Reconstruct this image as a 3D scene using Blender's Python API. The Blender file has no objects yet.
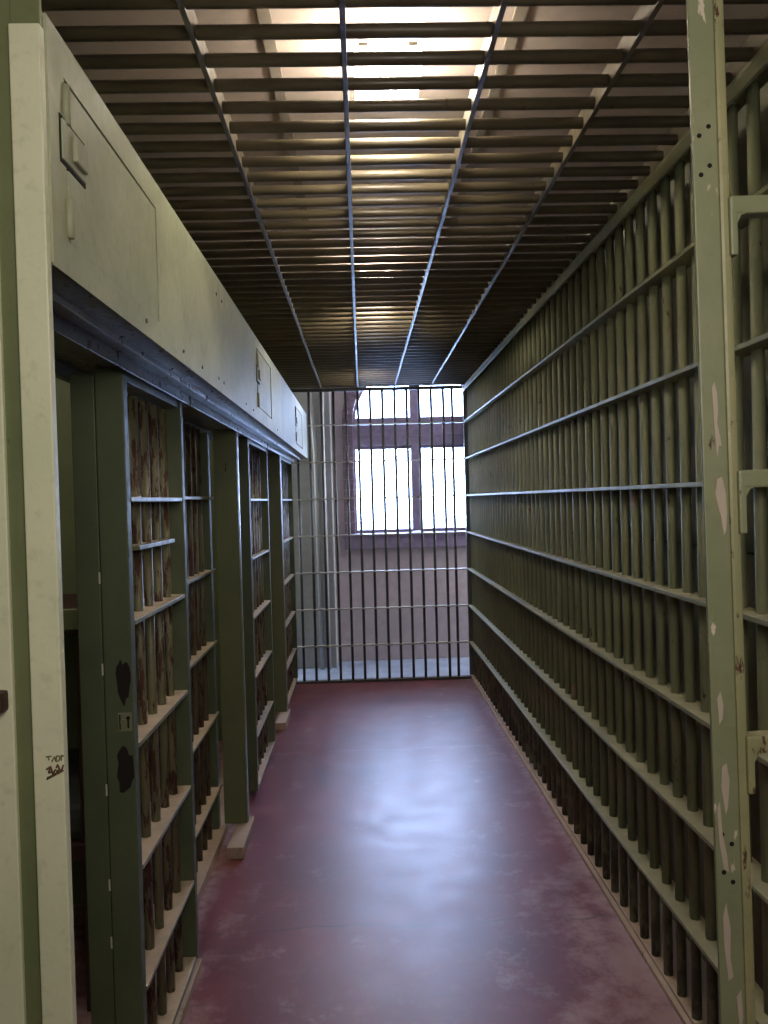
import bpy, bmesh, math, random
from mathutils import Vector, Matrix
random.seed(7)
SC = bpy.context.scene
COL = SC.collection

# ------------------------------------------------------------------ helpers
def box(bm, x0, x1, y0, y1, z0, z1, bev=0.0):
    vs = [bm.verts.new((x, y, z)) for x in (x0, x1) for y in (y0, y1) for z in (z0, z1)]
    F = [(0, 1, 3, 2), (4, 6, 7, 5), (0, 4, 5, 1), (2, 3, 7, 6), (0, 2, 6, 4), (1, 5, 7, 3)]
    fs = [bm.faces.new([vs[i] for i in f]) for f in F]
    if bev > 0:
        es = list({e for f in fs for e in f.edges})
        bmesh.ops.bevel(bm, geom=es, offset=bev, segments=2, affect='EDGES', profile=0.6)

def tube(bm, pts, r, seg=12, caps=True):
    pts = [Vector(p) for p in pts]
    rings = []
    for i, p in enumerate(pts):
        d = (pts[min(i + 1, len(pts) - 1)] - pts[max(i - 1, 0)]).normalized()
        a = Vector((0, 0, 1)) if abs(d.z) < 0.9 else Vector((1, 0, 0))
        u = d.cross(a).normalized(); v = d.cross(u)
        rr = r[i] if isinstance(r, (list, tuple)) else r
        rings.append([bm.verts.new(p + u * rr * math.cos(2 * math.pi * k / seg) + v * rr * math.sin(2 * math.pi * k / seg)) for k in range(seg)])
    for a, b in zip(rings, rings[1:]):
        for k in range(seg):
            f = bm.faces.new([a[k], a[(k + 1) % seg], b[(k + 1) % seg], b[k]]); f.smooth = True
    if caps:
        bm.faces.new(rings[0]); bm.faces.new(rings[-1])

def prism(bm, poly, axis, a, b):
    """extrude a 2D polygon along axis ('x','y','z') from a to b"""
    def P(p, t):
        return {'x': (t, p[0], p[1]), 'y': (p[0], t, p[1]), 'z': (p[0], p[1], t)}[axis]
    A = [bm.verts.new(P(p, a)) for p in poly]; B = [bm.verts.new(P(p, b)) for p in poly]
    bm.faces.new(A); bm.faces.new(B[::-1])
    n = len(poly)
    for i in range(n):
        bm.faces.new([A[i], B[i], B[(i + 1) % n], A[(i + 1) % n]])

def mesh_of(name, build, material):
    bm = bmesh.new(); build(bm)
    bmesh.ops.recalc_face_normals(bm, faces=bm.faces)
    me = bpy.data.meshes.new(name); bm.to_mesh(me); bm.free()
    me.materials.append(material)
    return me

def link(name, me, parent=None, loc=(0, 0, 0)):
    o = bpy.data.objects.new(name, me); COL.objects.link(o)
    if parent is not None:
        o.parent = parent
        o.location = Vector(loc) - Vector(WORLD[parent.name])
    else:
        o.location = loc
    WORLD[o.name] = tuple(loc)
    return o
WORLD = {}

def part(name, build, material, parent=None, loc=(0, 0, 0), label=None):
    o = link(name, mesh_of(name, build, material), parent, loc)
    if label: o['label'] = label
    return o

def bx(name, dims, material, parent=None, bev=0.0, label=None):
    """a bevelled plate given in world coordinates, origin at its base centre"""
    x0, x1, y0, y1, z0, z1 = dims
    cx, cy = (x0 + x1) / 2, (y0 + y1) / 2
    return part(name, lambda bm: box(bm, x0 - cx, x1 - cx, y0 - cy, y1 - cy, 0, z1 - z0, bev), material, parent, (cx, cy, z0), label)

def thing(name, loc, label, cat, group=None):
    o = bpy.data.objects.new(name, None); COL.objects.link(o)
    o.empty_display_size = 0.1; o.location = loc; WORLD[o.name] = tuple(loc)
    tag(o, label, cat, group)
    return o

def tag(o, label, cat, group=None):
    o['label'] = label; o['category'] = cat
    if group: o['group'] = group
    return o

def struct(o):
    o['kind'] = 'structure'; return o

# ------------------------------------------------------------------ materials
def srgb(r, g, b):
    f = lambda c: c / 12.92 if c <= 0.04045 else ((c + 0.055) / 1.055) ** 2.4
    return (f(r / 255), f(g / 255), f(b / 255), 1)

class NT:
    def __init__(s, name):
        s.m = bpy.data.materials.new(name); s.m.use_nodes = True
        s.t = s.m.node_tree; s.t.nodes.clear()
        s.out = s.t.nodes.new('ShaderNodeOutputMaterial')
    def n(s, typ, **kw):
        nd = s.t.nodes.new(typ)
        for k, v in kw.items(): setattr(nd, k, v)
        return nd
    def l(s, a, b): s.t.links.new(a, b)
    def val(s, sock, v):
        if hasattr(v, 'links'): s.l(v, sock)
        else: sock.default_value = v
    def pos(s, scale=(1, 1, 1)):
        g = s.n('ShaderNodeNewGeometry'); m = s.n('ShaderNodeVectorMath', operation='MULTIPLY')
        s.l(g.outputs['Position'], m.inputs[0]); m.inputs[1].default_value = scale
        return m.outputs[0]
    def noise(s, vec, scale, detail=4, rough=0.55):
        q = s.n('ShaderNodeTexNoise'); s.l(vec, q.inputs['Vector'])
        q.inputs['Scale'].default_value = scale; q.inputs['Detail'].default_value = detail; q.inputs['Roughness'].default_value = rough
        return q.outputs['Fac']
    def ramp(s, fac, a, b, va=0.0, vb=1.0):
        r = s.n('ShaderNodeMapRange'); r.clamp = True
        s.val(r.inputs[0], fac); r.inputs[1].default_value = a; r.inputs[2].default_value = b
        r.inputs[3].default_value = va; r.inputs[4].default_value = vb
        return r.outputs[0]
    def math(s, op, a, b=0.0):
        q = s.n('ShaderNodeMath', operation=op); s.val(q.inputs[0], a); s.val(q.inputs[1], b)
        return q.outputs[0]
    def mix(s, fac, a, b):
        q = s.n('ShaderNodeMix', data_type='RGBA'); s.val(q.inputs[0], fac); s.val(q.inputs[6], a); s.val(q.inputs[7], b)
        return q.outputs[2]
    def bsdf(s, col, rough, metal=0.0, bump=None, bstr=0.2, bdist=0.002, spec=0.5):
        p = s.n('ShaderNodeBsdfPrincipled'); s.val(p.inputs['Base Color'], col); s.val(p.inputs['Roughness'], rough)
        p.inputs['Metallic'].default_value = metal; p.inputs['Specular IOR Level'].default_value = spec
        if bump is not None:
            b = s.n('ShaderNodeBump'); b.inputs['Strength'].default_value = bstr; b.inputs['Distance'].default_value = bdist
            s.l(bump, b.inputs['Height']); s.l(b.outputs[0], p.inputs['Normal'])
        s.l(p.outputs[0], s.out.inputs[0])
        return p

def paint(name, base, alt, rust=0.0, rust_col=srgb(58, 34, 26), chip=0.0, chip_col=srgb(205, 190, 180), dust=0.5,
          dust_col=srgb(176, 160, 136), rough=0.42, rscale=(9, 9, 3.5), low_dirt=0.0, cscale=(7, 7, 3)):
    s = NT(name)
    p1 = s.pos()
    c = s.mix(s.ramp(s.noise(p1, 5, 5), 0.3, 0.7), base, alt)
    c = s.mix(s.ramp(s.noise(p1, 55, 3), 0.55, 0.8, 0, 0.2), c, srgb(86, 84, 62))
    rmask = None
    if chip > 0:
        ch = s.ramp(s.noise(s.pos(cscale), 3.0, 4, 0.6), 0.74 - chip, 0.76 - chip)
        c = s.mix(ch, c, chip_col)
    if rust > 0:
        rmask = s.ramp(s.noise(s.pos(rscale), 3.2, 6, 0.68), 0.70 - rust, 0.75 - rust)
        c = s.mix(rmask, c, s.mix(s.noise(p1, 40, 3), rust_col, srgb(84, 50, 36)))
    if low_dirt > 0:
        sep = s.n('ShaderNodeSeparateXYZ'); s.l(p1, sep.inputs[0])
        d = s.math('MULTIPLY', s.ramp(sep.outputs[2], 0.02, 0.45, 1, 0), s.ramp(s.noise(s.pos((10, 10, 4)), 3, 5, 0.65), 0.40, 0.55))
        c = s.mix(s.math('MULTIPLY', d, low_dirt), c, srgb(46, 32, 28))
    if dust > 0:
        g = s.n('ShaderNodeNewGeometry'); sp = s.n('ShaderNodeSeparateXYZ'); s.l(g.outputs['Normal'], sp.inputs[0])
        d = s.math('MULTIPLY', s.ramp(sp.outputs[2], 0.75, 0.95), s.ramp(s.noise(p1, 22, 4), 0.2, 0.6, 0.55, 1))
        c = s.mix(s.math('MULTIPLY', d, dust), c, dust_col)
    r = s.ramp(s.noise(p1, 30, 3), 0.3, 0.7, rough - 0.06, rough + 0.12)
    if rmask is not None: r = s.math('MAXIMUM', r, s.math('MULTIPLY', rmask, 0.8))
    h = s.noise(p1, 70, 4)
    if rmask is not None: h = s.math('SUBTRACT', h, s.math('MULTIPLY', rmask, 0.8))
    s.bsdf(c, r, bump=h, bstr=0.35, bdist=0.0015)
    return s.m

G1, G2 = srgb(126, 127, 96), srgb(108, 112, 84)
M_BARS = paint('green_bar_paint', G1, G2, rust=0.06, chip=0.05, chip_col=srgb(150, 124, 108), dust=0.8, low_dirt=0.9, rough=0.55)
M_RAIL = paint('green_rail_paint', G1, srgb(126, 134, 100), rust=0.03, dust=0.9, dust_col=srgb(165, 160, 130))
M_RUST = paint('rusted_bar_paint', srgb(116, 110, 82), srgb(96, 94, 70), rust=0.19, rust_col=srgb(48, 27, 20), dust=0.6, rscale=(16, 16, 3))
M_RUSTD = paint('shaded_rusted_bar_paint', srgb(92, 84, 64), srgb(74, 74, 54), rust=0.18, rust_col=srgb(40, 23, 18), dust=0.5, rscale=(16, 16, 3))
M_DOOR = paint('dark_green_door_paint', srgb(84, 93, 68), srgb(72, 80, 58), rust=0.03, dust=0.9, dust_col=srgb(178, 164, 138), rough=0.52)
M_DRAIL = paint('dusty_rail_paint', srgb(124, 126, 98), srgb(106, 108, 82), rust=0.06, dust=1.0, dust_col=srgb(196, 176, 152))
M_POSTC = paint('olive_post_paint', srgb(108, 114, 82), srgb(96, 104, 74), rust=0.02, dust=0.5, rough=0.36)
M_BOX = paint('pale_green_box_paint', srgb(178, 182, 150), srgb(160, 164, 132), rust=0.0, dust=0.4, rough=0.52)
M_BOXEDGE = paint('pale_green_door_paint', srgb(172, 174, 146), srgb(152, 154, 126), rust=0.05, rust_col=srgb(104, 70, 60), dust=0.2, rough=0.52)
M_UNDER = paint('dark_track_paint', srgb(104, 104, 88), srgb(84, 84, 70), rust=0.05, dust=0.2, rough=0.3)
M_LPOST = paint('cream_green_post_paint', srgb(224, 222, 192), srgb(208, 212, 178), rust=0.0, chip=0.0, dust=0.2, rough=0.4)
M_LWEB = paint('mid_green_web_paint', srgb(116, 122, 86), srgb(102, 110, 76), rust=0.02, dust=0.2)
M_RPOST = paint('chipped_green_post_paint', srgb(138, 140, 108), srgb(124, 130, 98), rust=0.03, chip=0.09, chip_col=srgb(204, 190, 172), dust=0.3, cscale=(13, 13, 3.2))
M_REDGE = paint('yellowed_edge_paint', srgb(158, 152, 112), srgb(132, 134, 98), rust=0.09, rust_col=srgb(70, 44, 32), chip=0.06, chip_col=srgb(214, 200, 176), dust=0.3, rscale=(14, 14, 5))
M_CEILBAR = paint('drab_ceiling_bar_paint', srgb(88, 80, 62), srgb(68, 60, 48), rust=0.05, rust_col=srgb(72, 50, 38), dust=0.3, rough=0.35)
M_PLATE = paint('grey_green_plate_paint', srgb(106, 106, 86), srgb(88, 92, 72), rust=0.03, dust=0.2, rough=0.5)
M_CELL = paint('cell_wall_paint', srgb(120, 128, 88), srgb(104, 112, 78), rust=0.0, dust=0.1, rough=0.5)
M_CURB = paint('dusty_curb_paint', srgb(182, 160, 140), srgb(150, 128, 112), rust=0.06, rust_col=srgb(90, 58, 54), dust=0.6, dust_col=srgb(196, 176, 156), rough=0.7)

def plain(name, col, rough=0.5, metal=0.0, var=0.15):
    s = NT(name); p = s.pos()
    dark = tuple(c * (1 - var * 2) for c in col[:3]) + (1,)
    s.bsdf(s.mix(s.ramp(s.noise(p, 18, 4), 0.3, 0.7), col, dark), rough, metal, bump=s.noise(p, 60, 3), bstr=0.15, bdist=0.001)
    return s.m
M_DARK = plain('dark_gap', srgb(20, 18, 15), 0.9)
M_LOCK = plain('rusty_lock_iron', srgb(40, 24, 20), 0.75)
M_CHIP = plain('bare_rusted_patch', srgb(26, 14, 12), 0.85)
M_LATCH = plain('brown_latch_iron', srgb(70, 42, 36), 0.55)
M_GRILLE = plain('dark_end_bar_paint', srgb(74, 74, 72), 0.4)
M_GRAIL = plain('worn_pale_rail_paint', srgb(176, 172, 164), 0.45)
M_PIPE = plain('pale_pipe_paint', srgb(172, 172, 172), 0.2, 0.0, 0.05)
M_FRAME = plain('purple_grey_window_paint', srgb(140, 126, 150), 0.5)
M_ARCH = plain('mauve_brick', srgb(134, 112, 128), 0.8, 0, 0.25)
M_FARWALL = plain('pinkish_grey_plaster', srgb(184, 170, 172), 0.75, 0, 0.08)
M_PILASTER = plain('grey_plaster', srgb(150, 150, 148), 0.7, 0, 0.08)
M_SLAB = plain('grey_white_ceiling_paint', srgb(186, 172, 160), 0.75, 0, 0.06)
M_CONDUIT = plain('pale_conduit_paint', srgb(150, 140, 126), 0.6)
M_HOUSING = plain('white_lamp_housing', srgb(220, 214, 200), 0.5, 0, 0.04)
M_MATTRESS = plain('grey_bunk_pad', srgb(70, 72, 66), 0.85)
M_GROUND = plain('snowy_ground', srgb(214, 228, 236), 0.9, 0, 0.05)
M_WALLG = plain('dull_room_paint', srgb(150, 150, 124), 0.7, 0, 0.08)
M_SCRAWL = plain('brown_scratch', srgb(104, 76, 54), 0.9)
M_SCRAWLG = plain('olive_scratch', srgb(120, 120, 70), 0.9)

def emit(name, col, strength):
    s = NT(name); e = s.n('ShaderNodeEmission'); e.inputs[0].default_value = col; e.inputs[1].default_value = strength
    s.l(e.outputs[0], s.out.inputs[0]); return s.m
M_LAMP = emit('warm_lamp_diffuser', (1.0, 0.90, 0.74, 1), 78)

def glass():
    s = NT('window_glass'); t = s.n('ShaderNodeBsdfTransparent'); t.inputs[0].default_value = (0.95, 0.97, 1, 1)
    g = s.n('ShaderNodeBsdfGlossy'); g.inputs['Roughness'].default_value = 0.05
    f = s.n('ShaderNodeFresnel'); f.inputs[0].default_value = 1.3
    m = s.n('ShaderNodeMixShader'); s.l(f.outputs[0], m.inputs[0]); s.l(t.outputs[0], m.inputs[1]); s.l(g.outputs[0], m.inputs[2])
    s.l(m.outputs[0], s.out.inputs[0]); return s.m
M_GLASS = glass()

def floor_mat():
    s = NT('worn_red_floor_paint'); p = s.pos()
    c = s.mix(s.ramp(s.noise(p, 2.2, 5), 0.3, 0.7), srgb(128, 40, 48), srgb(102, 34, 43))
    c = s.mix(s.ramp(s.noise(p, 14, 6, 0.7), 0.50, 0.68, 0, 0.35), c, srgb(148, 84, 84))
    sep = s.n('ShaderNodeSeparateXYZ'); s.l(p, sep.inputs[0])
    # worn paint near the right kerb, the left kerb and the gate
    wr = s.ramp(sep.outputs[0], 0.30, 0.85); wl = s.ramp(sep.outputs[0], -0.20, -0.62)
    near = s.ramp(sep.outputs[1], 3.6, 2.2)
    wear = s.math('MULTIPLY', s.math('ADD', s.math('MULTIPLY', wr, 0.75), s.math('MULTIPLY', wl, 0.45)), s.math('ADD', s.math('MULTIPLY', near, 0.75), 0.25))
    n2 = s.noise(s.pos((1, 1.0, 1)), 6, 8, 0.72)
    scuff = s.ramp(s.math('ADD', n2, s.math('MULTIPLY', wear, 0.42)), 0.60, 0.78)
    c = s.mix(s.math('MULTIPLY', scuff, 0.85), c, srgb(172, 136, 132))
    fine = s.ramp(s.noise(p, 60, 5, 0.7), 0.60, 0.72, 0, 0.5)
    c = s.mix(s.math('MULTIPLY', fine, s.math('ADD', s.math('MULTIPLY', wear, 0.8), 0.2)), c, srgb(178, 146, 140))
    # chalky edge line along both kerbs
    ed = s.math('MAXIMUM', s.ramp(sep.outputs[0], 0.80, 0.845), s.ramp(sep.outputs[0], -0.585, -0.63))
    c = s.mix(s.math('MULTIPLY', ed, s.ramp(s.noise(p, 25, 4), 0.35, 0.6, 0.1, 0.8)), c, srgb(176, 146, 146))
    # slab joints across the corridor, slightly wavy
    wav = s.math('ADD', sep.outputs[1], s.math('MULTIPLY', s.noise(s.pos((1, 1, 1)), 3, 3), 0.12))
    for y0, w, a in ((2.70, 0.010, 0.55), (2.90, 0.008, 0.35), (3.46, 0.007, 0.3), (4.62, 0.012, 0.3), (2.30, 0.006, 0.3)):
        d = s.math('ABSOLUTE', s.math('SUBTRACT', wav, y0 + 0.06))
        k = s.math('MULTIPLY', s.ramp(d, w * 0.3, w, 1, 0), s.ramp(s.noise(p, 5, 3), 0.40, 0.56))
        c = s.mix(s.math('MULTIPLY', k, a), c, srgb(52, 26, 32) if y0 < 4 else srgb(170, 140, 150))
    r = s.ramp(s.noise(p, 7, 5), 0.3, 0.7, 0.35, 0.43)
    r = s.math('ADD', r, s.math('MULTIPLY', scuff, 0.06))
    b = s.noise(p, 45, 4)
    q = s.bsdf(c, r, bump=b, bstr=0.10, bdist=0.0015, spec=0.7)
    q.inputs['Coat Weight'].default_value = 0.8; s.l(s.math('ADD', r, 0.06), q.inputs['Coat Roughness'])
    return s.m
M_FLOOR = floor_mat()

def bay_mat():
    s = NT('pale_blue_bay_floor'); p = s.pos()
    c = s.mix(s.ramp(s.noise(p, 6, 5), 0.3, 0.7), srgb(150, 164, 186), srgb(120, 132, 156))
    s.bsdf(c, 0.42, bump=s.noise(p, 30, 3), bstr=0.15); return s.m
M_BAY = bay_mat()

# ------------------------------------------------------------------ the setting
D = 6.38            # depth of the end grille
H = 2.40            # cage height
struct(bx('floor', (-3.2, 2.6, -2.5, 6.40, -0.10, 0.0), M_FLOOR))
struct(bx('floor_window_bay', (-3.2, 2.6, 6.40, 7.75, -0.10, 0.0), M_BAY))
struct(bx('ceiling', (-3.2, 2.6, -2.5, 6.40, 2.64, 2.90), M_SLAB))
struct(bx('ceiling_window_bay', (-3.2, 2.6, 6.40, 7.75, 2.80, 2.90), M_SLAB))
struct(bx('wall_rear', (-3.2, 2.6, -2.6, -2.5, -0.10, 2.9), M_WALLG))
struct(bx('wall_far_left', (-3.3, -3.2, -2.6, 7.75, -0.10, 2.9), M_WALLG))
struct(bx('wall_far_right', (2.6, 2.7, -2.6, 7.75, -0.10, 2.9), M_WALLG))
# steel plate wall behind the bars on the right, of three rows of sheets
def plates(bm):
    for (z0, z1) in ((0.0, 1.312), (1.318, 2.64)):
        y = 1.0
        for w in (1.18, 1.22, 1.2, 1.18):
            box(bm, 0, 0.02, y + 0.003, min(y + w - 0.003, 6.40), z0, z1, 0.002); y += w
_pl = plates
def plates(bm):
    _pl(bm); box(bm, 0.02, 0.04, 1.0, 6.40, 0, 2.64)
struct(part('wall_right', plates, M_PLATE, None, (1.02, 0, 0)))
# plate above the cell fronts, behind the lock box
struct(bx('wall_left', (-0.735, -0.715, 1.17, D, 1.80, 2.385), M_CELL))
for i, y in enumerate((2.93, 4.9)):
    struct(bx('wall_cell_divider', (-2.6, -0.735, y, y + 0.03, 0, 2.385), M_CELL))
struct(bx('wall_cell_back', (-2.64, -2.6, 1.0, D, 0, 2.385), M_CELL))
struct(bx('wall_cell_end', (-2.6, -0.735, D - 0.04, D, 0, 2.385), M_CELL))
struct(bx('wall_cell_front', (-2.6, -0.62, 1.17, 1.19, 0, 2.385), M_CELL))

# far wall with the arched window opening
WX, WZ, WR = 0.515, 2.20, 0.585      # arch centre, spring height, radius
def far_wall(bm):
    y0, y1 = 7.20, 7.50
    xl, xr = WX - WR, WX + WR
    box(bm, -3.2, xl, y0, y1, 0, 2.80); box(bm, xr, 2.6, y0, y1, 0, 2.80)
    box(bm, xl, xr, y0, y1, 0, 1.10)
    N = 24
    pts = [(WX + WR * math.cos(math.pi * k / N), WZ + WR * math.sin(math.pi * k / N)) for k in range(N + 1)]
    for a, b in zip(pts, pts[1:]):
        prism(bm, [(a[0], a[1]), (b[0], b[1]), (b[0], 2.80), (a[0], 2.80)], 'y', y0, y1)
struct(part('wall_far', far_wall, M_FARWALL))
struct(bx('wall_far_pilaster', (-1.6, -0.262, 6.94, 7.20, 0, 2.80), M_PILASTER, bev=0.01))

win = part('window_1', lambda bm: None, M_FRAME); struct(win)
def wframe(bm):
    y0, y1 = 7.30, 7.37
    xl, xr = WX - WR, WX + WR
    box(bm, xl, xl + 0.022, y0, y1, 1.10, WZ, 0.004); box(bm, xr - 0.022, xr, y0, y1, 1.10, WZ, 0.004)
    box(bm, WX - 0.048, WX + 0.048, y0 - 0.02, y1, 1.18, 2.78, 0.006)          # mullion
    box(bm, xl, xr, y0 - 0.03, y1, 1.985, 2.245, 0.008)                          # transom
    box(bm, xl, xr, y0 - 0.045, y1, 2.07, 2.10, 0.004)
    for a, b in ((xl + 0.02, WX - 0.045), (WX + 0.045, xr - 0.02)):            # sashes
        box(bm, a, b, y0 + .01, y1, 1.17, 1.205, 0.003)
        box(bm, a, b, y0 + .01, y1, 1.955, 1.99, 0.003)
    N = 24
    for k in range(N):
        a, b = math.pi * k / N, math.pi * (k + 1) / N
        prism(bm, [(WX + r * math.cos(t), WZ + r * math.sin(t)) for r, t in ((WR, a), (WR, b), (WR - .025, b), (WR - .025, a))], 'y', y0, y1)
part('window_frame', wframe, M_FRAME, win)
def pane(x0, x1): return lambda bm: box(bm, x0, x1, 7.335, 7.340, 1.20, 1.96)
part('pane', pane(WX - WR + .02, WX - .045), M_GLASS, win); part('pane', pane(WX + .045, WX + WR - .02), M_GLASS, win)
def arch_pane(bm, sgn):
    pts = [(WX + sgn * 0.045, 2.24)] + [(WX + sgn * (WR - .02) * math.cos(t), WZ + (WR - .02) * math.sin(t)) for t in [0.07 + (math.pi / 2 - 0.15) * k / 12 for k in range(13)]]
    pts.append((WX + sgn * 0.045, pts[-1][1]))
    prism(bm, pts, 'y', 7.335, 7.340)
part('pane', lambda bm: arch_pane(bm, -1), M_GLASS, win); part('pane', lambda bm: arch_pane(bm, 1), M_GLASS, win)
def arch_ring(bm):
    N = 24; r0, r1 = WR, WR + 0.095
    for k in range(N):
        a, b = math.pi * k / N + .006, math.pi * (k + 1) / N - .006
        P = [(WX + r * math.cos(t), min(WZ + r * math.sin(t), 2.795)) for r, t in ((r0, a), (r0, b), (r1, b), (r1, a))]
        prism(bm, P, 'y', 7.165, 7.22)
    for sx in (-1, 1):
        z = 1.18
        while z < WZ - 0.01:
            x0, x1 = sorted((WX + sx * r0, WX + sx * r1)); box(bm, x0, x1, 7.165, 7.22, z + .002, min(z + .10, WZ) - .002, .003); z += .10
part('window_surround', arch_ring, M_ARCH, win)
def sill(bm):
    box(bm, WX - WR - .10, WX + WR + .10, 7.14, 7.36, 1.035, 1.15, .006)
    box(bm, WX - WR - .12, WX + WR + .12, 7.12, 7.36, 1.15, 1.175, .006)
part('window_sill', sill, M_FRAME, win)

# outdoors
struct(bx('ground', (-60, 60, 9, 200, -4.2, -4.0), M_GROUND))

# kerbs and base plates
def kerb_r(bm):
    box(bm, 0.853, 1.02, 0.9, D, 0, 0.016, 0.003); box(bm, 0.868, 1.02, 0.9, D, 0.016, 0.028, 0.003)
struct(part('trim_1', kerb_r, M_CURB))
def kerb_l(bm):
    box(bm, -0.80, -0.645, 1.19, D, 0, 0.045, 0.004)
    box(bm, -0.645, -0.553, 1.19, 2.50, 0, 0.03, 0.004)
struct(part('trim_2', kerb_l, M_CURB))
for k, (y0, y1, x0, nm) in enumerate(((3.25, 3.58, -0.528, 'first'), (5.08, 5.42, -0.53, 'second'))):
    o = bx('footing_block', (-0.605, x0 - .004, y0, y1, 0, 0.05), M_CURB, None, 0.006)
    tag(o, ('dusty low block on the floor under the nearer wide olive post on the left', 'dusty low block on the floor under the farther wide olive post on the left')[k], 'block', 'blocks under the cell front posts')
struct(bx('trim_3', (-0.60, 0.86, D - .03, D + .03, 0, 0.018), M_GRILLE, bev=.003))

# ------------------------------------------------------------------ barred cage side on the right
BR = 0.0140
def bar_mesh(name, h, r, mat, seg=14, wob=0.0):
    def b(bm): tube(bm, [(0, 0, 0), (0, 0, h)], r, seg)
    return mesh_of(name, b, mat)
def copies(name, me, parent, locs, label=None):
    for l in locs:
        o = link(name, me, parent, l)
        if label: o['label'] = label

rg = thing('barred_cage_side', (0.886, 3.8, 0.028), 'long green wall of upright round bars and flat rails on the right of the corridor', 'bars')
ys = [1.215 + 0.1 * k for k in range(52)]
copies('bar', bar_mesh('bar', 2.35, BR, M_BARS), rg, [(0.886, y, 0.028) for y in ys])
def rail_r(bm): box(bm, -0.043, 0.024, -2.58, 2.56, -0.006, 0.006, 0.002)
me = mesh_of('rail', rail_r, M_RAIL)
copies('rail', me, rg, [(0.886, 3.80, 0.3 * k) for k in range(1, 8)])
def top_r(bm):
    box(bm, -0.043, 0.03, -2.6, 2.57, 0, 0.010, 0.002); box(bm, -0.043, -0.033, -2.6, 2.57, -0.03, 0.0, 0.002)
part('top_angle', top_r, M_RAIL, rg, (0.886, 3.8, 2.378))
bx('corner_post', (0.845, 0.885, D - 0.02, D + 0.02, 0.028, 2.378), M_GRILLE, rg, .003)

# ------------------------------------------------------------------ end grille
eg = thing('end_grille', (0.14, D, 0.018), 'barred grille closing the far end of the corridor in front of the window', 'bars')
xs = [-0.511 + 0.0995 * k for k in range(13)] + [0.755]
me = bar_mesh('bar', 2.37, 0.0115, M_GRILLE, 10); me2 = bar_mesh('bar', 1.812, 0.0115, M_GRILLE, 10)
copies('bar', me, eg, [(x, D, 0.018) for x in xs if x > -0.44])
copies('bar', me2, eg, [(x, D, 0.018) for x in xs if x < -0.44])
def rail_e(x0): return lambda bm: box(bm, x0, 0.842, -0.028, 0.022, -0.005, 0.005, 0.0015)
meL, meS = mesh_of('rail', rail_e(-0.56), M_GRAIL), mesh_of('rail', rail_e(-0.425), M_GRAIL)
copies('rail', meL, eg, [(0, D, 0.3 * k) for k in range(1, 7)])
copies('rail', meS, eg, [(0, D, 2.1)])
bx('top_angle', (-0.70, 0.842, D - .02, D + .02, 2.372, 2.398), M_GRILLE, eg, .003)

# ------------------------------------------------------------------ ceiling grille
cg = thing('ceiling_grille', (0.1, 3.8, H), 'low barred ceiling of round cross bars threaded through long flat bars over the corridor', 'bars')
def cbar(bm): tube(bm, [(-0.71, 0, 0), (0.90, 0, 0)], 0.0138, 12)
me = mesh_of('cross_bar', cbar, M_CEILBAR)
copies('cross_bar', me, cg, [(0, 1.074 + 0.0985 * k, H + 0.014) for k in range(54)])
def lbar(bm): box(bm, -0.006, 0.006, 0.9, D - .03, 0, 0.052, 0.0015)
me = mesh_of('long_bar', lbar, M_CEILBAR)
copies('long_bar', me, cg, [(x, 0, H - 0.004) for x in (-0.605, -0.307, -0.012, 0.289, 0.583, 0.862)])

bx('end_plate', (-0.71, 0.90, D - .028, D - .022, H, H + .055), M_CEILBAR, cg, .001)

# ------------------------------------------------------------------ lamps, conduits above the ceiling grille
where = ('warm lamp lying above the ceiling bars nearest the gate', 'warm lamp lying above the ceiling bars halfway along the corridor', 'warm lamp lying above the ceiling bars closest to the window')
for i, y in enumerate((2.0, 3.84, 5.60)):
    t = thing('ceiling_lamp', (0.093, y, 2.535), where[i], 'light', 'lamps above the barred ceiling')
    def hous(bm):
        for sx in (-1, 1): box(bm, sx * .06 - .012, sx * .06 + .012, -0.10, 0.10, 0.04, 0.052, 0.003)
        for sx in (-1, 1): tube(bm, [(sx * .06, 0, .05), (sx * .06, 0, 0.1045)], 0.005, 8)
    part('lamp_housing', hous, M_HOUSING, t, (0.093, y, 2.535))
    def diff(bm): box(bm, -0.082, 0.082, -0.10, 0.10, 0.0, 0.04, 0.006)
    part('diffuser', diff, M_LAMP, t, (0.093, y, 2.535), 'glowing warm white diffuser')
for k, x in enumerate((-0.200, 0.410)):     # cover strips on the slab joints
    struct(bx('trim_%d' % (k + 4), (x - .016, x + .016, 0.4, 6.38, 2.632, 2.640), M_CONDUIT, None, .002))

# ------------------------------------------------------------------ lock box along the left
BX, BB, BT, BY0, BY1 = -0.432, 1.832, 2.190, 1.138, 6.385
lk = thing('lock_box', (-0.57, 3.8, BB), 'long pale green sheet steel box along the tops of the cell doors on the left', 'box')
def body(bm):
    box(bm, -0.712, BX - 0.006, BY0, BY1, BB + 0.004, BT - 0.004)
part('housing', body, M_DARK, lk, (0, 0, 0))
bx('bottom_plate', (-0.712, BX - 0.001, BY0, BY1, BB, BB + 0.004), M_UNDER, lk)
bx('top_plate', (-0.712, BX - 0.001, BY0, BY1, BT - 0.004, BT), M_BOX, lk)
bx('end_plate', (-0.712, BX - 0.001, BY1, BY1 + .004, BB, BT), M_BOX, lk)
def panel(y0, y1, hole):
    def b(bm):
        hy0, hy1, hz0, hz1 = hole
        for d in ((y0, hy0, BB, BT), (hy1, y1, BB, BT), (hy0, hy1, BB, hz0), (hy0, hy1, hz1, BT)):
            box(bm, BX - .005, BX, *d)
    return b
doors = [((1.139, 2.468), (1.200, 1.728, 1.885, 2.132)), ((2.473, 4.40), (3.345, 3.870, 1.893, 2.146)), ((4.404, BY1), (5.255, 5.86, 1.875, 2.130))]
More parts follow.
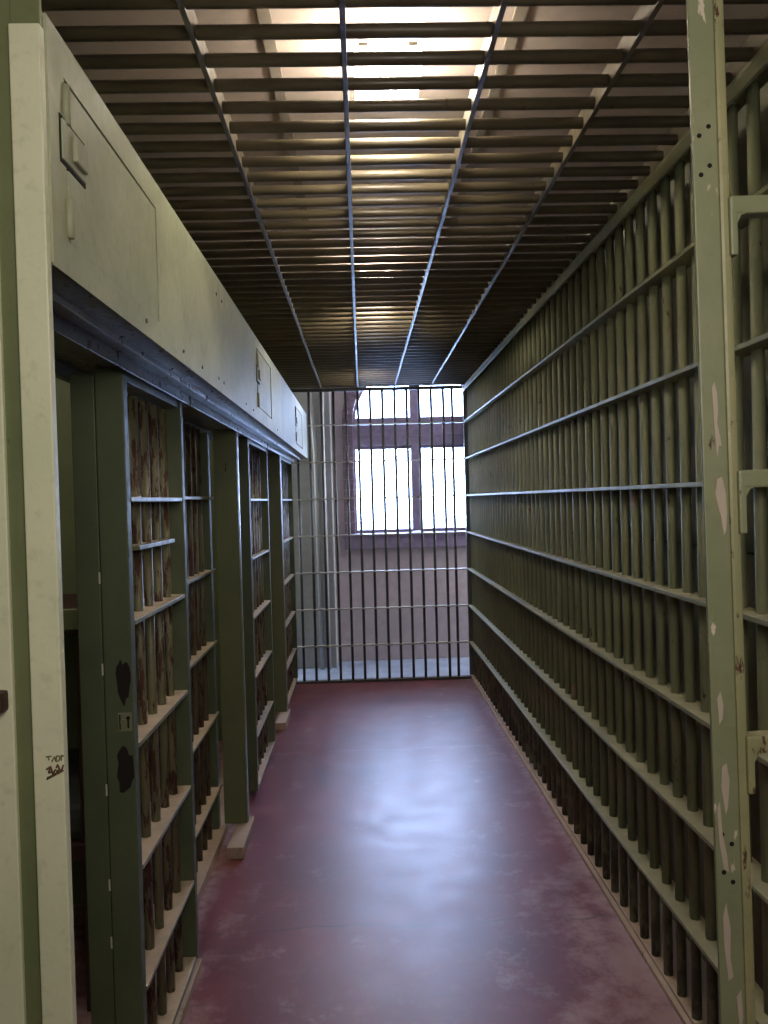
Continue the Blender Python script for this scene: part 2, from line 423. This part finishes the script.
for (y0, y1), hole in doors:
    part('face_panel', panel(y0, y1, hole), M_BOX, lk)
    big = y0 < 2
    g, gy = (0.005, 0.010) if big else (0.006, 0.026)
    d = part('access_door', lambda bm: box(bm, BX - .005, BX - .0005, hole[0] + gy, hole[1] - gy, hole[2] + (0.0008 if big else g), hole[3] - g), M_BOX if big else M_BOXEDGE, lk)
    ly = hole[0] + 0.035
    def latch(bm):
        box(bm, BX - .003, BX + .004, ly - .055, ly + .040, 2.002, 2.062, .002); box(bm, BX + .004, BX + .012, ly - .02, ly + .03, 2.012, 2.052, .003)
    part('latch', latch, M_BOXEDGE, d)
    def latchgap(bm): box(bm, BX - .003, BX + .0012, ly - .06, ly + .046, 1.996, 2.068, .001)
    part('latch_recess', latchgap, M_DARK, d, label='dark gap around the latch')
    for z in (1.92, 2.09):
        part('hinge', lambda bm: tube(bm, [(BX + .003, hole[0], z - .03), (BX + .003, hole[0], z + .03)], .006, 8), M_BOXEDGE, d)
def rivets(bm):
    for y, z in ((1.62, 1.862), (1.95, 1.862), (2.18, 1.862), (2.43, 1.87), (2.43, 2.13), (2.52, 2.13), (2.52, 1.87), (3.0, 1.862), (3.2, 1.862), (4.1, 1.862)):
        tube(bm, [(BX - .001, y, z), (BX + .003, y, z)], .005, 8)
part('rivet', rivets, M_UNDER, lk)['kind'] = 'stuff'
# hanging door tracks under the box
def track(y0, y1):
    def b(bm):
        box(bm, -0.625, -0.540, y0, y1, 1.818, 1.832, .002); box(bm, -0.545, -0.540, y0, y1, 1.800, 1.82, .001)
        box(bm, -0.492, -0.486, y0, y1, 1.818, 1.832, .001)
    return b
for y0, y1 in ((1.19, 2.50), (2.53, 4.55), (4.58, 6.34)):
    part('door_track', track(y0, y1), M_UNDER, lk)

# ------------------------------------------------------------------ sliding cell doors
def cell_door(y0, y1, labels, lock=True, nb=None, rails=(1.5, 1.2, .9, .6, .3), short=False):
    t = thing('sliding_cell_door', (-0.595, (y0 + y1) / 2, 0.035), labels, 'door', 'sliding cell doors')
    hb = 1.815
    st = bx('lock_stile', (-0.628, -0.561, y0, y0 + 0.035, 0.04, hb), M_DOOR, t, .003)
    bx('far_stile', (-0.612, -0.557, y1 - .03, y1, 0.055, hb), M_DOOR, t, .003)
    bx('top_plate', (-0.612, -0.562, y0 + .035, y1 - .03, hb - .03, hb), M_DOOR, t, .002)
    bx('bottom_rail', (-0.618, -0.559, y0 + .035, y1 - .03, 0.05, 0.064), M_DRAIL, t, .002)
    L = y1 - y0 - 0.065
    me = mesh_of('rail', lambda bm: box(bm, -0.030, 0.030, 0, L, -.006, .006, .002), M_DRAIL)
    copies('rail', me, t, [(-0.589, y0 + .035, z) for z in rails])
    n = nb or int((L - 0.02) / 0.1)
    me = bar_mesh('bar', hb - .04 - .06, 0.0125, M_RUST)
    off = (L - (n - 1) * 0.1) / 2
    copies('bar', me, t, [(-0.598, y0 + .035 + off + .1 * k, 0.058) for k in range(n)], 'green bar with rusted brown patches')
    if short:
        bx('food_slot_rail', (-0.612, -0.562, y0 + .10, y1 - .13, 1.372, 1.384), M_DRAIL, t, .002)
    if lock:
        def blob(cz, w, h, ph):
            def b(bm):
                P = []
                for k in range(20):
                    a = 2 * math.pi * k / 20
                    r = 1 + 0.13 * math.sin(3 * a + ph) + 0.09 * math.sin(7 * a + 2 * ph) + 0.05 * math.sin(11 * a)
                    P.append((max(-w, min(w * 0.98, w * r * math.cos(a))) , h * r * math.sin(a)))
                prism(bm, P, 'y', -0.0012, 0.0)
            return b
        part('bare_patch', blob(0, .018, .050, .3), M_CHIP, st, (-0.582, y0, 1.067), 'dark bare patch in the paint')
        part('bare_patch', blob(0, .021, .054, 1.7), M_CHIP, st, (-0.584, y0, 0.853), 'dark bare patch in the paint')
        def lockp(bm):
            box(bm, -.016, .016, -.003, 0, -.020, .024, .001); tube(bm, [(-.004, -.008, .004), (-.004, 0, .004)], .006, 10)
        kp = part('keyhole_plate', lockp, M_DRAIL, st, (-0.581, y0, 0.966))
        def key(bm):
            tube(bm, [(.008, -.0045, .012), (.008, -.002, .012)], .0045, 10); box(bm, .006, .010, -.0045, -.002, -.012, .012)
            box(bm, -.013, -.010, -.0045, -.002, -.016, .02)
        part('keyhole', key, M_DARK, kp, (-0.581, y0, 0.966), 'dark keyhole')
    return t
cell_door(1.88, 2.48, 'nearest sliding cell door, rusted bars and two dark bare patches beside its lock', nb=5, short=True)
cell_door(3.91, 4.68, 'second sliding cell door along the left, between the two wide olive posts', lock=False)
cell_door(5.47, 6.33, 'last sliding cell door on the left, beside the end grille', lock=False)

# door jamb beside the first door
jm = thing('door_jamb', (-0.658, 1.90, 0.045), 'dark green upright jamb left of the nearest sliding cell door', 'post')
bx('jamb_plate', (-0.688, -0.631, 1.885, 1.925, 0.045, 1.80), M_DOOR, jm, .003)
def chips(bm):
    for z in (1.08, .79, .56, .42, 1.3):
        box(bm, -0.6345, -0.6300, 1.8835, 1.8855, z, z + .028, .0005)
part('paint_chip', chips, plain('white_paint_chip', srgb(210, 205, 190), .6), jm, label='small white chips along the edge')['kind'] = 'stuff'

# fixed barred cell fronts
def cell_front(y0, y1, label, bars_at, rails):
    t = thing('barred_cell_front', (-0.69, (y0 + y1) / 2, 0.045), label, 'bars', 'fixed cell fronts')
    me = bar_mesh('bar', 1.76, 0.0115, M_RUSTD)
    copies('bar', me, t, [(-0.695, y, 0.045) for y in bars_at])
    me = mesh_of('rail', lambda bm: box(bm, -0.03, 0.035, y0, y1, -.006, .006, .002), M_DRAIL)
    copies('rail', me, t, [(-0.695, 0, z) for z in rails])
    bx('end_stile', (-0.715, -0.672, y1 - .045, y1, 0.045, 1.80), M_DOOR, t, .003)
    return t
RL = (1.51, 1.19, .872, .552, .228)
cell_front(2.0, 3.50, 'fixed rusty barred front of the nearest cell between its door and the wide olive post', [2.06 + .1 * k for k in range(14)], RL)
cell_front(3.97, 5.34, 'fixed barred front behind the second sliding door', [4.03 + .1 * k for k in range(13)], RL)
cell_front(5.50, 6.33, 'fixed barred front behind the last sliding door', [5.56 + .1 * k for k in range(8)], RL)
for i, y in enumerate((3.50, 5.345)):
    t = thing('cell_front_post', (-0.60, y, 0.05), ('wide olive steel post standing on the nearer block on the left', 'wide olive steel post standing on the farther block on the left')[i], 'post', 'wide posts between cells')
    bx('post_plate', (-0.655, -0.553, y, y + .012, .05, 1.815), M_POSTC, t, .002)
    bx('edge_flange', (-0.563, -0.551, y + .012, y + .045, .05, 1.815), M_POSTC, t, .002)

# bunk in the first cell, seen through the open doorway
bk = thing('bunk', (-1.3, 2.7, 0), 'steel bunk against the wall inside the first cell, seen past the jamb', 'bed')
bx('bed_frame', (-2.2, -0.80, 2.30, 2.92, 1.115, 1.165), M_LATCH, bk, .004)
bx('bed_rail', (-2.2, -0.80, 2.28, 2.30, 1.13, 1.19), M_CELL, bk, .003)
bx('mattress', (-2.18, -0.82, 2.31, 2.91, 0.50, 0.60), M_MATTRESS, bk, .03, 'dark pad on the lower bunk')
bx('lower_frame', (-2.2, -0.80, 2.29, 2.92, 0.45, 0.50), M_LATCH, bk, .004)
for x in (-2.18, -0.83):
    bx('leg', (x - .02, x + .02, 2.30, 2.34, 0, 1.115), M_LATCH, bk, .003)

# ------------------------------------------------------------------ the near gate posts
lp = thing('gate_post', (-0.47, 1.14, 0), 'pale cream green gate post with a scratched mark at the left edge of view', 'post', 'gate posts')
def lflange(bm):
    box(bm, -0.478, -0.4345, 1.12, 1.132, 0, 2.165, .002); box(bm, -0.442, -0.4345, 1.130, 1.136, 0, 2.165, .001)
fl = part('front_flange', lflange, M_LPOST, lp)
bx('top_shade_plate', (-0.478, -0.436, 1.126, 1.136, 2.165, 2.63), M_LWEB, lp, .002)  # lintel's shadow on the post top, put in as a darker green plate
bx('web', (-0.505, -0.476, 1.129, 1.136, 0, 2.63), M_LWEB, lp, .001, 'darker green strip')
bx('outer_plate', (-0.62, -0.504, 1.122, 1.136, 0, 2.63), M_LPOST, lp, .002)
def latchp(bm): box(bm, -0.555, -0.5095, 1.098, 1.125, 1.198, 1.228, .006)
part('latch_bolt', latchp, M_LATCH, lp)
def seg(bm, pts, w=.0013):
    for a, b in zip(pts, pts[1:]):
        tube(bm, [(a[0], 0, a[1]), (b[0], 0, b[1])], w, 5)
def scr1(bm):
    for P in ([(-.012, .008), (-.004, .009)], [(-.008, .009), (-.008, .003)], [(-.004, .001), (0, .008), (.002, .001), (.006, .002), (.008, .008), (.003, .009), (.002, .003)], [(.009, .002), (.010, .010), (.013, .008)]):
        seg(bm, P, .0011)
part('scratched_mark', scr1, M_SCRAWLG, fl, (-0.4475, 1.1198, 1.122), 'scratched scrawl')
def scr2(bm):
    for P in ([(-.012, .004), (-.006, .008), (-.009, -.001), (-.004, .001)], [(-.006, .009), (-.003, -.003), (.001, .004)], [(.002, .006), (.004, .011), (.007, .003), (.002, .001)], [(-.012, -.010), (-.004, -.006), (.004, -.002), (.012, .002)], [(-.011, -.008), (-.002, -.004), (.010, .003)], [(.009, .001), (.012, .010)]):
        seg(bm, P, .0014)
part('scratched_mark', scr2, M_SCRAWL, fl, (-0.4475, 1.1198, 1.108), 'brown scratched scrawl')

rp = thing('gate_post', (0.50, 1.13, 0), 'chipped green gate post with riveted holes at the right, in front of the bars', 'post', 'gate posts')
def lean(o):
    o.rotation_euler = (0, -0.0125, 0)
X0 = 0.514
bx('front_plate', (X0, X0 + .0365, 1.12, 1.127, 0, 2.63), M_RPOST, rp, .002)
def strip(bm):
    z = 0.0; box(bm, X0 + .0365, X0 + .052, 1.118, 1.145, 0, 2.63, .005)
part('edge_strip', strip, M_REDGE, rp, (0, 0, 0), 'yellowed peeling edge strip')
def holes(bm):
    for cz, sl in ((1.938, .013), (0.925, -.015)):
        for dx, dz in ((.010, .0), (.024, sl), (.011, -.056 + .0), (.024, sl - .056)):
            tube(bm, [(X0 + dx, 1.1192, cz + dz + .056), (X0 + dx, 1.122, cz + dz + .056)], .0035, 10)
part('bolt_hole', holes, M_DARK, rp, (0, 0, 0), 'dark bolt holes')
def patch(P):
    def b(bm): prism(bm, P, 'y', 1.1190, 1.1200)
    return b
M_PRIMER = plain('pinkish_primer', srgb(186, 170, 154), .7, 0, .06)
for P in ([(.018, 1.632), (.022, 1.640), (.026, 1.625), (.027, 1.600), (.025, 1.580), (.029, 1.560), (.031, 1.545), (.027, 1.548), (.023, 1.530), (.021, 1.56), (.019, 1.60)],
          [(.022, 1.500), (.030, 1.502), (.035, 1.480), (.036, 1.450), (.034, 1.425), (.030, 1.418), (.026, 1.445), (.022, 1.460), (.018, 1.478)],
          [(.010, 1.180), (.016, 1.190), (.020, 1.170), (.018, 1.150), (.012, 1.142)],
          [(.014, 1.08), (.022, 1.085), (.026, 1.06), (.022, 1.02), (.018, 1.01), (.012, 1.05)],
          [(.004, 1.02), (.009, 1.03), (.012, .98), (.018, .95), (.020, .925), (.012, .93), (.006, .97)],
          [(.008, .86), (.014, .88), (.020, .84), (.018, .80), (.022, .77), (.014, .765), (.009, .81)],
          [(.026, .74), (.034, .75), (.036, .71), (.030, .69)]):
    part('bare_patch', patch([(X0 + a * .9, z) for a, z in P]), M_PRIMER, rp, (0, 0, 0), 'pinkish bare patch in the paint')
for zt, leg in ((1.905, .085), (1.511, .092), (1.125, .085)):
    def brk(bm):
        box(bm, X0 + .048, X0 + .33, 1.112, 1.140, zt - .026, zt, .004)
        box(bm, X0 + .048, X0 + .059, 1.112, 1.140, zt - leg, zt - .02, .003)
        prism(bm, [(X0 + .057, zt - .024), (X0 + .075, zt - .024), (X0 + .065, zt - .028), (X0 + .057, zt - .042)], 'y', 1.114, 1.138)
    part('bracket', brk, M_REDGE if zt < 1.2 else M_RPOST, rp)
lean(rp)

# ------------------------------------------------------------------ pipes beyond the end grille
for (P, lb) in (([(-0.455, 6.90, 2.80), (-0.440, 6.90, 2.45), (-0.415, 6.90, 2.2), (-0.400, 6.90, 1.9), (-0.39, 6.90, 0.0)], 'left one of two pale vertical pipes behind the end grille'),
                ([(-0.325, 6.90, 2.80), (-0.325, 6.90, 2.5), (-0.335, 6.90, 2.25), (-0.335, 6.90, 1.9), (-0.33, 6.90, 0.0)], 'right one of two pale vertical pipes behind the end grille')):
    o = part('pipe', lambda bm: tube(bm, P, 0.020, 14), M_PIPE); tag(o, lb, 'pipe', 'vertical pipes by the window')

# ------------------------------------------------------------------ light
w = bpy.data.worlds.new('World'); SC.world = w; w.use_nodes = True
nt = w.node_tree; bg = nt.nodes['Background']
bg.inputs[0].default_value = (0.50, 0.65, 1.0, 1); bg.inputs[1].default_value = 30.0
def area(name, loc, rot, sx, sy, power, col, portal=False):
    l = bpy.data.lights.new(name, 'AREA'); l.shape = 'RECTANGLE'; l.size = sx; l.size_y = sy; l.energy = power; l.color = col
    o = bpy.data.objects.new(name, l); COL.objects.link(o); o.location = loc; o.rotation_euler = rot
    if portal: l.cycles.is_portal = True
    return o
area('window_portal', (WX, 7.56, 1.95), (math.radians(-90), 0, 0), 1.3, 1.75, 1, (1, 1, 1), True)
# unseen fill lamp added behind the camera to light the near posts
area('room_fill', (0.25, -0.25, 1.95), (math.radians(76), 0, math.radians(14)), 0.7, 0.6, 13.5, (1.0, 0.93, 0.82))
for y in (2.1, 3.9, 5.6):      # unseen dim lamps added to brighten the cell interiors
    area('cell_fill', (-1.5, y, 2.37), (0, 0, 0), 0.4, 0.4, 5.0, (1.0, 0.93, 0.78))
# lamps added at both sides to brighten the bay, standing in for unseen windows
area('bay_fill', (-2.6, 6.9, 1.7), (0, math.radians(-90), 0), 1.6, 0.6, 78, (0.84, 0.88, 1.0))
area('bay_fill', (2.3, 6.9, 1.7), (0, math.radians(90), 0), 1.6, 0.6, 78, (0.84, 0.88, 1.0))

# ------------------------------------------------------------------ camera
h, f, yaw, pit, roll = 1.48303, 781.6, 0.0275815, -0.0158543, 0.0270457
fw = Vector((math.sin(yaw) * math.cos(pit), math.cos(yaw) * math.cos(pit), math.sin(pit)))
r0 = Vector((math.cos(yaw), -math.sin(yaw), 0)); u0 = r0.cross(fw)
R = r0 * math.cos(roll) - u0 * math.sin(roll); U = u0 * math.cos(roll) + r0 * math.sin(roll)
cam = bpy.data.cameras.new('camera'); co = bpy.data.objects.new('camera', cam); COL.objects.link(co)
m = Matrix((R, U, -fw)).transposed().to_4x4(); m.translation = (0, 0, h); co.matrix_world = m
cam.sensor_fit = 'VERTICAL'; cam.sensor_height = 36; cam.lens = f * 36 / 1024
cam.clip_start = 0.02; cam.clip_end = 500
SC.camera = co
SC.view_settings.view_transform = 'Standard'
SC.view_settings.look = 'None'
SC.view_settings.exposure = 0.0
